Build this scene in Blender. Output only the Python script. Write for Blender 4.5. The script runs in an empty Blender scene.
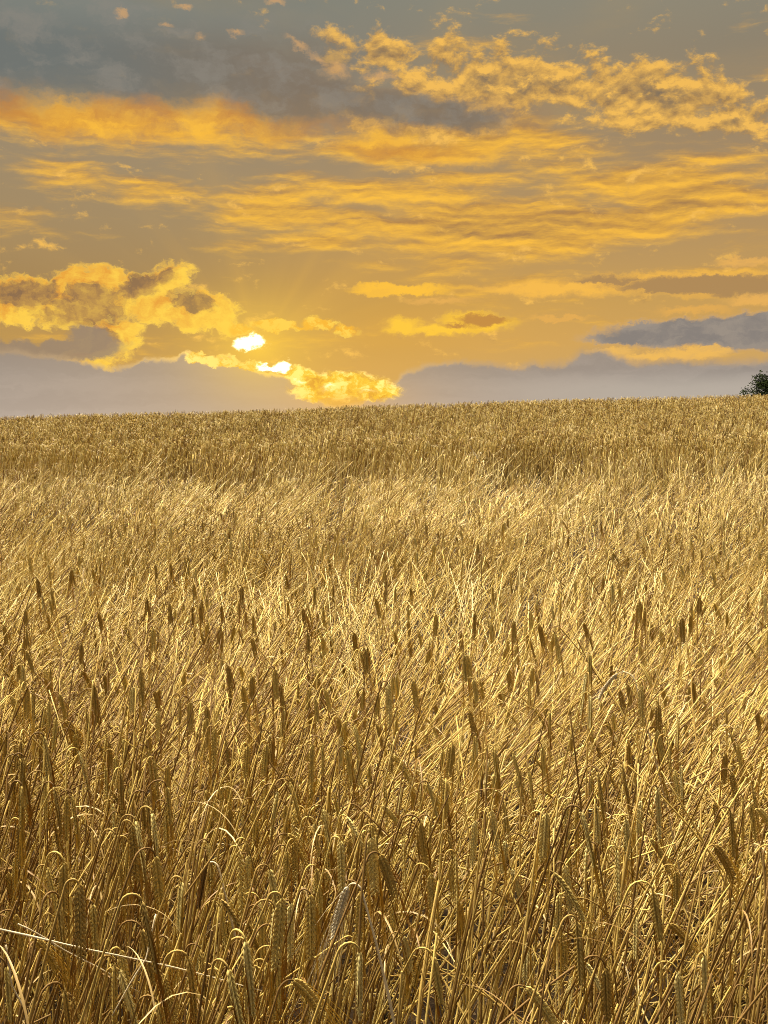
import bpy, math, random
import numpy as np
from mathutils import Vector, Matrix, Euler

random.seed(11)
rng = np.random.default_rng(11)
sc = bpy.context.scene
col0 = sc.collection

FPX = 1100.0                         # focal length in picture pixels
PITCH = -math.atan(62 / FPX)         # the camera looks slightly down
EYE = 1.30
SUN_EL, SUN_AZ = math.radians(5.5), math.radians(-6.6)
OVER_A, OVER_B = (.28, .27, .26), (.42, .40, .38)
OVER_DUSK = (.24, .235, .23)
KEY_AZ, KEY_EL, KEY_R = math.radians(-40), math.radians(68), 24.0
KEY_COL = (64.0, 58.5, 47.0)

sc.view_settings.view_transform = 'Standard'
sc.view_settings.look = 'None'
sc.view_settings.exposure = 0.0
sc.view_settings.gamma = 1.0
sc.view_settings.use_curve_mapping = False

cam_d = bpy.data.cameras.new('camera')
cam = bpy.data.objects.new('camera', cam_d); col0.objects.link(cam)
cam_d.sensor_fit = 'VERTICAL'; cam_d.sensor_height = 24.0
cam_d.lens = 24.0 * FPX / 1024
cam_d.clip_start = .05; cam_d.clip_end = 5000
cam.location = (0, 0, EYE)
cam.rotation_euler = (math.radians(90) + PITCH, 0, 0)
sc.camera = cam

sc.cycles.use_denoising = True; sc.cycles.denoising_prefilter = "NONE"; sc.cycles.filter_width = 0.95; sc.cycles.sample_clamp_indirect = 5.0
sc.cycles.max_bounces = 6; sc.cycles.diffuse_bounces = 1; sc.cycles.glossy_bounces = 2
# ------------------------------------------------------------------ sky
class Nodes:
    """Tiny helper: writes shader maths as expressions."""
    def __init__(self, tree): self.t = tree
    def new(self, kind, **kw):
        n = self.t.nodes.new(kind)
        for k, v in kw.items(): setattr(n, k, v)
        return n
    def put(self, sock, val):
        if isinstance(val, Val): self.t.links.new(val.s, sock)
        elif isinstance(val, (tuple, list)):
            v = tuple(val)
            sock.default_value = v + (1.0,) if (len(v) == 3 and len(sock.default_value) == 4) else v
        else: sock.default_value = val
    def math(self, op, a, b=0.0, c=None, clamp=False):
        n = self.new('ShaderNodeMath', operation=op, use_clamp=clamp)
        self.put(n.inputs[0], a); self.put(n.inputs[1], b)
        if c is not None: self.put(n.inputs[2], c)
        return Val(self, n.outputs[0])
    def vmath(self, op, a, b=(0, 0, 0)):
        n = self.new('ShaderNodeVectorMath', operation=op)
        self.put(n.inputs[0], a); self.put(n.inputs[1], b)
        return Val(self, n.outputs[0])
    def vscale(self, a, s):
        n = self.new('ShaderNodeVectorMath', operation='SCALE')
        self.put(n.inputs[0], a); self.put(n.inputs['Scale'], s)
        return Val(self, n.outputs[0])
    def xyz(self, x, y, z=0.0):
        n = self.new('ShaderNodeCombineXYZ')
        self.put(n.inputs[0], x); self.put(n.inputs[1], y); self.put(n.inputs[2], z)
        return Val(self, n.outputs[0])
    def sep(self, v):
        n = self.new('ShaderNodeSeparateXYZ'); self.put(n.inputs[0], v)
        return [Val(self, o) for o in n.outputs]
    def step(self, v, lo, hi, a=0.0, b=1.0):
        n = self.new('ShaderNodeMapRange', interpolation_type='SMOOTHSTEP')
        for i, q in enumerate((v, lo, hi, a, b)): self.put(n.inputs[i], q)
        return Val(self, n.outputs[0])
    def lin(self, v, lo, hi, a=0.0, b=1.0):
        n = self.new('ShaderNodeMapRange', interpolation_type='LINEAR')
        for i, q in enumerate((v, lo, hi, a, b)): self.put(n.inputs[i], q)
        return Val(self, n.outputs[0])
    def mix(self, f, a, b):
        n = self.new('ShaderNodeMix', data_type='RGBA')
        self.put(n.inputs[0], f); self.put(n.inputs[6], a); self.put(n.inputs[7], b)
        return Val(self, n.outputs[2])
    def noise(self, vec, scale=(1, 1), off=(0, 0), rot=0.0, detail=5, rough=.55, lac=2.1, dist=0.0, color=False):
        m = self.new('ShaderNodeMapping', vector_type='POINT')
        self.put(m.inputs[0], vec)
        m.inputs['Scale'].default_value = (scale[0], scale[1], 1)
        m.inputs['Location'].default_value = (off[0], off[1], 0)
        m.inputs['Rotation'].default_value = (0, 0, rot)
        n = self.new('ShaderNodeTexNoise', noise_dimensions='2D')
        self.t.links.new(m.outputs[0], n.inputs['Vector'])
        for k, v in (('Scale', 1.0), ('Detail', detail), ('Roughness', rough), ('Lacunarity', lac), ('Distortion', dist)):
            n.inputs[k].default_value = v
        return Val(self, n.outputs['Color' if color else 'Fac'])
    def ramp(self, v, stops, interp='LINEAR'):
        n = self.new('ShaderNodeValToRGB'); self.put(n.inputs[0], v)
        r = n.color_ramp; r.interpolation = interp
        while len(r.elements) < len(stops): r.elements.new(.5)
        for e, (p, c) in zip(r.elements, stops): e.position = p; e.color = tuple(c) + (1,)
        return Val(self, n.outputs[0])


class Val:
    def __init__(self, n, s): self.n, self.s = n, s
    def __add__(self, o): return self.n.math('ADD', self, o)
    __radd__ = __add__
    def __sub__(self, o): return self.n.math('SUBTRACT', self, o)
    def __rsub__(self, o): return self.n.math('SUBTRACT', o, self)
    def __mul__(self, o): return self.n.math('MULTIPLY', self, o)
    __rmul__ = __mul__
    def __truediv__(self, o): return self.n.math('DIVIDE', self, o)
    def max(self, o): return self.n.math('MAXIMUM', self, o)
    def min(self, o): return self.n.math('MINIMUM', self, o)
    def clamp(self): return self.n.math('ADD', self, 0.0, clamp=True)


def srgb(r, g, b):
    """An 8-bit colour as seen, to linear light."""
    return tuple((c / 255 / 12.92) if c / 255 <= .04045 else ((c / 255 + .055) / 1.055) ** 2.4 for c in (r, g, b))


QS = 1100.0           # sky coordinates: angle in radians times this


def sky_at(px, py):
    """Azimuth and elevation (both times QS) of a direction in the photograph."""
    X, Y = (px - 384) / FPX, (512 - py) / FPX
    v = Vector((X, math.cos(PITCH) - Y * math.sin(PITCH), math.sin(PITCH) + Y * math.cos(PITCH))).normalized()
    return math.atan2(v.x, v.y) * QS, math.asin(v.z) * QS


def build_world():
    w = bpy.data.worlds.new('World'); bpy.context.scene.world = w
    w.use_nodes = True
    t = w.node_tree; t.nodes.clear()
    N = Nodes(t)
    C = srgb
    tc = N.new('ShaderNodeTexCoord')
    d = Val(N, tc.outputs['Generated'])
    dx, dy, dz = N.sep(d)
    az = N.math('ARCTAN2', dx, dy) * QS
    el = N.math('ARCSINE', dz) * QS
    q = N.xyz(az, el)
    # broad and fine turbulence that ragged edges come from
    w1 = N.noise(q, (.011, .018), (3.1, 7.7), detail=3, color=True)
    w2 = N.noise(q, (.05, .075), (11.3, 2.9), detail=5, rough=.65, color=True)
    w1 = N.vscale(N.vmath('SUBTRACT', w1, (.5, .5, .5)), 22.0)
    w2 = N.vscale(N.vmath('SUBTRACT', w2, (.5, .5, .5)), 16.0)
    qf = N.vmath('ADD', q, w2)              # finely ragged
    qw = N.vmath('ADD', qf, w1)             # and broadly bent too

    def blob(vec, px, py, rx, ry, rot=0.0, wgt=1.0):
        x, y = sky_at(px, py)
        m = N.new('ShaderNodeMapping', vector_type='TEXTURE')
        N.put(m.inputs[0], vec)
        m.inputs['Location'].default_value = (x, y, 0)
        m.inputs['Rotation'].default_value = (0, 0, math.radians(rot))
        m.inputs['Scale'].default_value = (rx, ry, 1e6)
        g = N.new('ShaderNodeTexGradient', gradient_type='SPHERICAL')
        t.links.new(m.outputs[0], g.inputs[0])
        v = Val(N, g.outputs['Fac'])
        return v if wgt == 1.0 else v * wgt

    def union(vec, blobs):
        acc = None
        for b in blobs:
            v = blob(vec, *b)
            acc = v if acc is None else acc.max(v)
        return acc

    def ragged(b, nn, amp):
        """Tear a soft mask with noise, only where the mask is."""
        return b + (nn - .5) * amp * (b * 5.0).clamp()

    sx, sy = sky_at(258, 348)
    ds = N.vmath('SUBTRACT', q, (sx, sy, 0))
    n = N.new('ShaderNodeVectorMath', operation='LENGTH'); N.put(n.inputs[0], N.vmath('MULTIPLY', ds, (1, 1.25, 1)))
    dist = Val(N, n.outputs['Value'])
    glow = N.math('EXPONENT', dist * (-1 / 95.0))
    wide = N.math('EXPONENT', dist * (-1 / 300.0))
    lift = N.vscale(ds, 0.0)

    # --- 0 the thin veil between the clouds
    lo, hi = sky_at(384, 430)[1], sky_at(384, 0)[1]
    e01 = N.lin(el, lo, hi)
    pos = lambda py: (sky_at(384, py)[1] - lo) / (hi - lo)
    left = N.ramp(e01, [(pos(400), C(198, 156, 90)), (pos(340), C(189, 148, 82)), (pos(285), C(166, 134, 86)), (pos(225), C(163, 138, 100)),
                        (pos(160), C(158, 138, 108)), (pos(60), C(128, 128, 120)), (pos(0), C(122, 127, 120))])
    right = N.ramp(e01, [(pos(400), C(206, 170, 115)), (pos(345), C(210, 164, 92)), (pos(305), C(200, 157, 88)), (pos(245), C(184, 148, 96)),
                         (pos(150), C(160, 136, 104)), (pos(60), C(144, 132, 111)), (pos(0), C(140, 136, 120))])
    lr = N.step(az, sky_at(150, 200)[0], sky_at(520, 200)[0])
    col = N.mix(lr, left, right)
    wx, wy = sky_at(385, 330)
    n = N.new('ShaderNodeVectorMath', operation='LENGTH'); N.put(n.inputs[0], N.vmath('MULTIPLY', N.vmath('SUBTRACT', q, (wx, wy, 0)), (1, 1.7, 1)))
    veil = N.math('EXPONENT', Val(N, n.outputs['Value']) * (-1 / 210.0))
    dsx, dsy, _ = N.sep(ds)
    ang = N.math('ARCTAN2', dsx, dsy)
    ray = N.noise(N.xyz(ang, 0.0), (3.0, 1.0), (.7, .2), detail=2)
    col = N.mix((veil * .78 - .22).clamp(), col, C(222, 164, 56))
    col = N.mix(((ray - .5) * 2.2).clamp() * wide * .30, col, C(232, 178, 76))
    col = N.mix(((.5 - ray) * 2.2).clamp() * wide * .28, col, C(150, 122, 78))
    soft = N.noise(q, (.004, .012), (1.7, .4), detail=4)
    col = N.mix(N.step(soft, .45, .75) * .15, col, C(196, 156, 88))
    glow_tint = C(255, 205, 70)

    # --- 1 long streaks lit from below
    qs = N.vmath('ADD', q, N.vscale(w1, .55))
    qs = N.vmath('ADD', qs, N.vscale(w2, .22))
    def streaks(o):
        v = N.vmath('ADD', qs, (o[0], o[1], 0))
        a = N.noise(v, (.0056, .030), (4.2, 1.3), rot=.03, detail=6, rough=.58)
        b = N.noise(v, (.0115, .082), (1.9, 6.3), rot=.03, detail=5, rough=.58)
        c = N.noise(v, (.0022, .010), (7.2, 2.3), detail=2)
        return a * .66 + b * .24 + c * .26 - .08
    s0, s1 = streaks((0, 0)), streaks((-1, -4))
    reg = union(q, [(480, 216, 420, 58, -3, 1.0), (330, 150, 420, 42, 0, 1.0), (80, 178, 200, 44, 0, .62), (690, 200, 220, 52, -6, 1.0),
                    (60, 120, 240, 44, 0, .85), (620, 280, 240, 20, 1, .6), (290, 212, 110, 30, 0, 1.0), (470, 180, 120, 22, -4, .95), (320, 240, 120, 16, 2, .95)])
    dd = s0 + reg * .32 - .655
    a1 = N.step(dd, -.10, .15)
    rel = ((s0 - s1) * 5.0 + .56).clamp()
    lit = N.mix(rel, C(176, 128, 72), C(253, 190, 68))
    lit = N.mix((N.step(dd, .08, .24) * (1 - rel) * .6).clamp(), lit, C(152, 120, 84))
    lit = N.mix((wide * .6).clamp() * rel, lit, C(255, 196, 56))
    col = N.mix(a1 * .95, col, lit)

    # --- 2 the broken altocumulus sheet at upper right
    def puffs(o):
        v = N.vmath('ADD', qs, (o[0], o[1], 0))
        return N.noise(v, (.026, .046), (8.4, 5.1), rot=-.08, detail=6, rough=.6)
    p0, p1 = puffs((0, 0)), puffs((1, 6))
    reg = union(q, [(500, 82, 200, 46, -4, 1.0), (640, 96, 190, 44, -9, 1.0), (390, 55, 110, 26, -8, .85), (735, 118, 110, 30, -8, .9), (420, 120, 150, 30, 0, .8)])
    dd = p0 + reg * .46 - .66
    a2 = N.step(dd, -.07, .13)
    rel = ((p0 - p1) * 3.2 + .6).clamp()
    lit = N.mix(rel, C(155, 122, 82), C(247, 190, 88))
    lit = N.mix(N.step(dd, .12, .30) * (1 - rel), lit, C(128, 112, 92))
    col = N.mix(a2 * .95, col, lit)

    # --- 3 the dark slate bank at upper left, burning along its lower edge
    m0 = N.noise(qw, (.010, .020), (2.2, 9.1), detail=6, rough=.6)
    under = union(qw, [(60, 108, 250, 42, 0, 1.0), (215, 112, 180, 34, -3, 1.0), (-120, 100, 200, 45, 0, 1.0), (400, 150, 170, 24, -2, .7)])
    a3 = N.step(ragged(under, m0, .9), .16, .70)
    burn = N.mix(N.step(m0, .38, .66), C(205, 140, 62), C(253, 190, 62))
    col = N.mix(a3 * .92, col, burn)
    dark = union(qw, [(90, 52, 320, 62, 0, 1.25), (-150, 50, 260, 70, 0, 1.2), (255, 80, 140, 50, -14, 1.1), (330, 100, 140, 30, -10, .85),
                      (425, 110, 150, 26, -4, .92), (150, 22, 220, 36, 0, .8)])
    dk = ragged(dark, m0, .75)
    a3 = N.step(dk, .06, .70)
    m2 = N.noise(qw, (.022, .04), (5.2, 3.3), detail=5, rough=.6)
    slate = N.mix(N.step(az, sky_at(40, 60)[0], sky_at(330, 60)[0]), C(110, 115, 112), C(128, 114, 98))
    slate = N.mix(N.step(el, sky_at(0, 45)[1], sky_at(0, -20)[1]) * .75, slate, C(134, 137, 128))
    slate = N.mix(N.step(m2, .42, .72) * .6, slate, C(142, 136, 126))
    slate = N.mix(N.step(dk, .62, .16) * .8 * N.step(el, sky_at(0, 40)[1], sky_at(0, 110)[1]), slate, C(176, 122, 72))
    col = N.mix(a3 * .95, col, slate)
    # small lit flecks over its upper rim
    fl = union(qf, [(185, 8, 12, 5, 0, 1.), (122, 13, 9, 5, 0, 1.), (202, 36, 8, 6, 0, .9), (297, 45, 18, 6, -30, 1.), (320, 60, 18, 5, -30, 1.),
                    (236, 32, 14, 5, 0, .8), (166, 24, 10, 5, 0, .8), (275, 2, 14, 5, 0, 1.), (335, 70, 20, 12, 0, .9), (378, 76, 24, 10, 0, .9)])
    col = N.mix(N.step(ragged(fl, N.noise(qf, (.06, .10), (3., 1.), detail=4), 1.0), .1, .9) * .6, col, C(222, 170, 108))

    # --- 4 lens-shaped clouds to the right
    def lens(blobs, core, off, col, body, rim, amp=.5, edge=(.02, .52)):
        nn = N.noise(qf, (.014, .06), off, detail=6, rough=.62)
        b = ragged(union(qf, blobs), nn, amp)
        c = rim
        if core:
            c = N.mix(N.step(ragged(union(qf, core), nn, amp * 1.3), .05, .55), rim, body)
        c = N.mix(N.step(nn, .45, .70) * .35, c, body)
        return N.mix(N.step(b, *edge), col, c)
    col = lens([(640, 284, 190, 13, 1, .95), (745, 284, 120, 15, 0, 1.), (560, 288, 110, 10, 0, .8)], [(700, 284, 130, 11, 0, 1.), (600, 280, 60, 6, 0, .8), (768, 290, 60, 12, 0, 1.)],
               (1.1, 2.2), col, C(176, 138, 88), C(246, 186, 78), .8)
    col = lens([(398, 290, 62, 8, 0, 1.)], [], (6.1, 2.2), col, C(232, 174, 70), C(252, 192, 62), .9)
    col = lens([(478, 322, 48, 13, -3, 1.), (440, 329, 76, 8, 0, .8), (402, 327, 32, 12, 0, 1.)], [(484, 320, 36, 8, 0, 1.), (455, 325, 30, 4, 0, .6)], (3.3, 6.2), col, C(196, 140, 66), C(254, 200, 62), .9)
    col = lens([(745, 262, 40, 6, 0, .8), (760, 300, 50, 7, 0, .8)], [], (9.3, 6.2), col, C(186, 148, 98), C(232, 176, 90), .7)
    col = lens([(560, 318, 40, 4, 0, .8), (440, 300, 60, 5, 0, .6), (690, 310, 60, 5, 0, .6)], [], (5.3, 1.2), col, C(206, 158, 90), C(228, 172, 84), .9)

    # --- 5 the torn cumulus at left
    cu = [(30, 302, 82, 34, 0, 1.), (95, 296, 70, 36, 8, 1.), (152, 288, 52, 24, 24, 1.), (205, 315, 52, 27, -6, 1.), (112, 338, 34, 38, -10, .95),
          (165, 308, 40, 22, 0, .9), (-70, 300, 90, 40, 0, 1.), (95, 362, 34, 16, 0, .8)]
    def cumulus(o):
        v = N.vmath('ADD', qw, (o[0], o[1], 0))
        nn = N.noise(v, (.034, .044), (7.7, 3.9), detail=7, rough=.66)
        return ragged(union(v, cu), nn, 1.5)
    c0 = cumulus((0, 0)); c1 = cumulus((7, -5))
    a5 = N.step(c0, .08, .40)
    rel = ((c0 - c1) * 1.6 + .45).clamp()
    core = [(22, 298, 62, 22, 0, 1.), (-60, 300, 70, 26, 0, 1.), (92, 306, 46, 24, 10, 1.), (140, 286, 50, 15, 26, 1.), (190, 303, 30, 14, -10, .95), (60, 318, 40, 10, 0, .6), (88, 340, 34, 16, 0, 1.)]
    kn = N.noise(qw, (.05, .065), (2.7, 3.1), detail=5, rough=.6)
    shade = N.step(ragged(union(qw, core), kn, 1.2), .08, .50)
    lit = N.mix(rel, C(232, 160, 58), C(255, 206, 76))
    lit = N.mix((glow * 1.1).clamp() * rel, lit, C(255, 216, 78))
    lit = N.mix(shade * (1 - rel * .35), lit, N.mix(rel, C(138, 106, 76), C(176, 132, 78)))
    lit = N.mix(N.step(c0, .46, .22) * .7, lit, C(255, 208, 84))
    col = N.mix(a5 * .97, col, lit)
    # grey bellies under it
    gb = union(qf, [(75, 350, 70, 16, 6, 1.), (10, 352, 60, 16, 0, .9), (88, 336, 30, 15, 0, .9), (-80, 350, 70, 20, 0, 1.)])
    nn = N.noise(qf, (.03, .05), (2.7, .9), detail=5)
    col = N.mix(N.step(ragged(gb, nn, .6), .15, .5) * .9, col, C(150, 130, 110))

    # --- 6 a slate bar at right
    bar = [(700, 332, 130, 18, 1, 1.), (775, 330, 110, 24, 0, 1.), (640, 338, 70, 10, 0, .8)]
    nn = N.noise(qf, (.02, .045), (6.6, 4.4), detail=5, rough=.6)
    b = ragged(union(qf, bar), nn, .5)
    c = N.mix(N.step(b, .14, .40), C(206, 166, 112), N.mix(N.step(nn, .35, .65), C(136, 128, 122), C(156, 144, 132)))
    col = N.mix(N.step(b, .06, .30), col, c)
    col = lens([(690, 354, 40, 7, 0, .9), (648, 357, 44, 6, 0, .8), (712, 350, 26, 5, 0, .8), (610, 352, 30, 6, 0, .8)], [], (4.3, 1.2), col, C(200, 162, 108), C(240, 186, 92), 1.0)

    # --- 7 the bank along the horizon: its top line, then its rim of light
    xs = [(-420, 356), (0, 352), (45, 356), (100, 362), (120, 366), (150, 358), (172, 358), (188, 352), (205, 362), (225, 356), (240, 364), (262, 371), (285, 376),
          (315, 396), (345, 405), (372, 398), (392, 384), (408, 371), (424, 366), (452, 364), (475, 366), (520, 366), (560, 364), (575, 358), (592, 350), (608, 353),
          (622, 361), (660, 364), (720, 360), (768, 360), (1190, 354)]
    x0, x1 = sky_at(xs[0][0], 360)[0], sky_at(xs[-1][0], 360)[0]
    fc = N.new('ShaderNodeFloatCurve')
    cv = fc.mapping.curves[0]
    pts = [((sky_at(a, b)[0] - x0) / (x1 - x0), (sky_at(a, b)[1] - 40) / 100) for a, b in xs]
    cv.points[0].location = pts[0]; cv.points[1].location = pts[-1]
    for p in pts[1:-1]: cv.points.new(*p)
    for p in cv.points: p.handle_type = 'AUTO_CLAMPED'
    fc.mapping.update()
    qfx, qfy, _ = N.sep(N.vmath('ADD', q, N.vscale(w2, .45)))
    N.put(fc.inputs['Value'], N.lin(qfx, x0, x1))
    top = Val(N, fc.outputs[0]) * 100 + 40
    bn = N.noise(qf, (.045, .045), (8.8, 8.1), detail=5, rough=.62)
    bb = N.noise(qf, (.016, .012), (5.1, 2.1), detail=4, rough=.6)
    h = top - qfy + (bn - .5) * 9 + (bb - .5) * 16
    # fiery rubble lit through the gap above the bank
    rub = union(qf, [(340, 386, 64, 17, 0, 1.), (305, 378, 30, 12, -15, 1.), (375, 392, 34, 12, 0, .9), (320, 395, 30, 9, 0, .8)])
    rn = N.noise(qf, (.05, .075), (1.8, 5.5), detail=5, rough=.6)
    rb = ragged(rub, rn, .9)
    fire = N.mix(N.step(rn, .32, .52), C(214, 146, 44), C(255, 208, 56))
    fire = N.mix(N.step(rn, .48, .62), fire, (1.5, 1.05, .28))
    bank = N.ramp(N.lin(el, sky_at(384, 420)[1], sky_at(384, 350)[1]),
                  [(0, C(186, 174, 163)), (.25, C(172, 161, 152)), (.6, C(155, 146, 139)), (1, C(138, 128, 120))])
    ly = N.noise(qw, (.007, .055), (4., 4.), detail=5, rough=.6)
    bank = N.mix(N.step(ly, .40, .75) * .35, bank, C(184, 171, 160))
    bank = N.mix(N.step(ly, .55, .28) * .25, bank, C(140, 131, 126))
    bank = N.mix(N.step(az, sky_at(420, 380)[0], sky_at(620, 380)[0]) * N.step(el, sky_at(600, 368)[1], sky_at(600, 392)[1]) * .7, bank, C(188, 179, 167))
    bank = N.mix((wide * 1.3 - .1).clamp() * .55, bank, C(186, 162, 134))
    rimw = N.step(h, 4.5, 0.5)
    rimc = N.mix((glow * 1.6).clamp(), C(222, 176, 112), (1.25, .82, .2))
    bank = N.mix(rimw * (.22 + .75 * (glow * 1.6).clamp()), bank, rimc)
    wd = N.lin((glow * 2.2).clamp(), 0, 1, 7.0, 1.2)
    col = N.mix(N.step(h / wd, -1.0, 1.0), col, bank)
    col = N.mix(N.step(rb, .04, .46), col, fire)

    # --- 8 the sun itself, breaking through in two gaps, with lit scraps beside it
    scr = union(qf, [(276, 325, 34, 7, -3, 1.), (318, 324, 24, 8, 0, 1.), (345, 330, 20, 7, 0, .8), (240, 330, 20, 8, 0, .9), (300, 327, 60, 5, 0, .6)])
    sn = N.noise(qf, (.06, .09), (3.8, 7.5), detail=5, rough=.6)
    col = N.mix(N.step(ragged(scr, sn, 1.0), .06, .5) * .95, col, N.mix(N.step(sn, .45, .62), C(248, 180, 48), C(255, 212, 84)))
    sun = union(N.vmath('ADD', q, N.vscale(w2, 1.2)), [(250, 344, 21, 8, 8, 1.), (258, 341, 14, 8, 0, 1.), (283, 366, 11, 8, 0, 1.), (268, 367, 16, 5, 0, .8), (330, 388, 14, 5, 0, .3), (300, 382, 12, 5, 0, .3), (368, 392, 16, 4, 0, .25)])
    trail = union(qf, [(225, 362, 26, 6, -8, 1.), (196, 356, 14, 9, 20, .9), (248, 366, 22, 6, 0, 1.), (205, 360, 20, 5, -20, .9)])
    col = N.mix(N.step(ragged(trail, sn, 1.3), .08, .5), col, N.mix(N.step(sn, .42, .62), C(250, 190, 56), (1.25, .90, .24)))
    nb = N.math('EXPONENT', dist * (-1 / 34.0))
    lx, ly2 = sky_at(338, 400)
    n = N.new('ShaderNodeVectorMath', operation='LENGTH'); N.put(n.inputs[0], N.vmath('MULTIPLY', N.vmath('SUBTRACT', q, (lx, ly2, 0)), (.55, 1.6, 1)))
    low = N.math('EXPONENT', Val(N, n.outputs['Value']) * (-1 / 24.0))
    col = N.mix((low * .75).clamp(), col, C(250, 186, 66))
    col = N.mix((nb * .9).clamp(), col, C(255, 206, 70))
    col = N.mix(N.step(sun, .0, .45), col, N.mix(N.step(sun, .08, .55), (1.25, .90, .26), (3.0, 2.6, 1.5)))
    col = N.mix((glow - .35).clamp() * .3, col, C(255, 208, 70))

    # the rest of the dome: grey cloud behind the viewer, plus a bright key patch added overhead to light the crop
    on = N.noise(N.xyz(dx / (dz.max(.0) + .25), dy / (dz.max(.0) + .25)), (2.2, 2.2), (.3, .8), detail=4)
    over = N.mix(N.step(on, .35, .65), OVER_A, OVER_B)
    over = N.mix(N.step(dy, .1, -.5) * N.step(dz, .75, .25), over, OVER_DUSK)     # the eastern sky is already dusky
    kd = Vector((math.sin(KEY_AZ) * math.cos(KEY_EL), math.cos(KEY_AZ) * math.cos(KEY_EL), math.sin(KEY_EL)))
    dt = N.new('ShaderNodeVectorMath', operation='DOT_PRODUCT'); N.put(dt.inputs[0], d); dt.inputs[1].default_value = kd
    key = N.step(Val(N, dt.outputs['Value']), math.cos(math.radians(KEY_R)), math.cos(math.radians(KEY_R * .45)))
    over = N.mix(key * (.55 + .45 * N.step(on, .3, .6)), over, KEY_COL)
    ov = N.step(el, math.radians(25.5) * QS, math.radians(34) * QS)
    back = N.step(dy, .72, .0)
    col = N.mix(ov.max(back).min(N.step(dz, -.05, .05)), col, over)

    sky = N.new('ShaderNodeTexSky', sky_type='NISHITA')
    sky.sun_disc = False
    sky.sun_elevation = SUN_EL; sky.sun_rotation = SUN_AZ
    sky.altitude = 100; sky.dust_density = 2.0; sky.air_density = 1.0
    b0 = N.new('ShaderNodeBackground'); b0.inputs[1].default_value = .06
    t.links.new(sky.outputs[0], b0.inputs[0])
    b1 = N.new('ShaderNodeBackground'); b1.inputs[1].default_value = 1.0
    N.put(b1.inputs[0], col)
    ms = N.new('ShaderNodeMixShader'); ms.inputs[0].default_value = .985
    t.links.new(b0.outputs[0], ms.inputs[1]); t.links.new(b1.outputs[0], ms.inputs[2])
    out = N.new('ShaderNodeOutputWorld'); t.links.new(ms.outputs[0], out.inputs[0])
    w.cycles.sampling_method = 'MANUAL'; w.cycles.sample_map_resolution = 512
# ------------------------------------------------------------------ helpers for meshes
class MB:
    """Collects tubes, strips and grains, with a material slot per face."""
    def __init__(self): self.v, self.f, self.m = [], [], []
    def tube(self, pts, rad, sides, mat=0, cap=True):
        pts = [Vector(p) for p in pts]; base = len(self.v); n = len(pts)
        t0 = (pts[1] - pts[0]).normalized()
        up = Vector((0, 1, 0)) if abs(t0.y) < .9 else Vector((1, 0, 0))
        for i, p in enumerate(pts):
            t = (pts[min(i + 1, n - 1)] - pts[max(i - 1, 0)]).normalized()
            a = (up - t * up.dot(t)).normalized(); b = t.cross(a); up = a
            r = rad[i] if hasattr(rad, '__len__') else rad
            for k in range(sides):
                w = 2 * math.pi * k / sides
                self.v.append(p + (a * math.cos(w) + b * math.sin(w)) * r)
        for i in range(n - 1):
            for k in range(sides):
                k2 = (k + 1) % sides
                self.f.append((base + i * sides + k, base + i * sides + k2, base + (i + 1) * sides + k2, base + (i + 1) * sides + k)); self.m.append(mat)
        if cap:
            self.f.append(tuple(base + k for k in range(sides))[::-1]); self.m.append(mat)
            self.f.append(tuple(base + (n - 1) * sides + k for k in range(sides))); self.m.append(mat)
    def strip(self, pts, side, width, mat=0, fold=.25):
        """A leaf blade: two faces across, creased along its midrib."""
        base = len(self.v); n = len(pts)
        for i, p in enumerate(pts):
            t = (Vector(pts[min(i + 1, n - 1)]) - Vector(pts[max(i - 1, 0)])).normalized()
            s = side[i] if isinstance(side, list) else side
            s = (s - t * s.dot(t)).normalized(); nn = t.cross(s); w = width[i]
            p = Vector(p)
            self.v += [p - s * w + nn * w * fold, p, p + s * w + nn * w * fold]
        for i in range(n - 1):
            a = base + i * 3
            self.f += [(a, a + 1, a + 4, a + 3), (a + 1, a + 2, a + 5, a + 4)]; self.m += [mat, mat]
    def grain(self, c, d, wide, flat, length, width, thick, mat=0):
        """A spindle-shaped husk."""
        base = len(self.v)
        prof = ((-.5, .25), (-.2, .9), (.1, 1.0), (.38, .5), (.5, .08))
        for s, r in prof:
            for k in range(6):
                w = math.pi * k / 3
                self.v.append(c + d * (s * length) + wide * (math.cos(w) * r * width / 2) + flat * (math.sin(w) * r * thick / 2))
        for i in range(len(prof) - 1):
            for k in range(6):
                k2 = (k + 1) % 6
                self.f.append((base + i * 6 + k, base + i * 6 + k2, base + (i + 1) * 6 + k2, base + (i + 1) * 6 + k)); self.m.append(mat)
    def mesh(self, name, mats, smooth=True):
        me = bpy.data.meshes.new(name)
        me.from_pydata([tuple(v) for v in self.v], [], self.f)
        for m in mats: me.materials.append(m)
        me.polygons.foreach_set('material_index', self.m)
        me.polygons.foreach_set('use_smooth', [smooth] * len(self.f))
        me.update()
        return me
    def add(self, o, off=0):
        b = len(self.v); self.v += o.v; self.f += [tuple(i + b for i in f) for f in o.f]; self.m += [m + off for m in o.m]


def link(name, me, parent=None):
    o = bpy.data.objects.new(name, me); col0.objects.link(o)
    if parent is not None: o.parent = parent
    return o


def tag(o, label=None, cat=None, group=None, kind=None):
    for k, v in (('label', label), ('category', cat), ('group', group), ('kind', kind)):
        if v: o[k] = v
    return o


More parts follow.
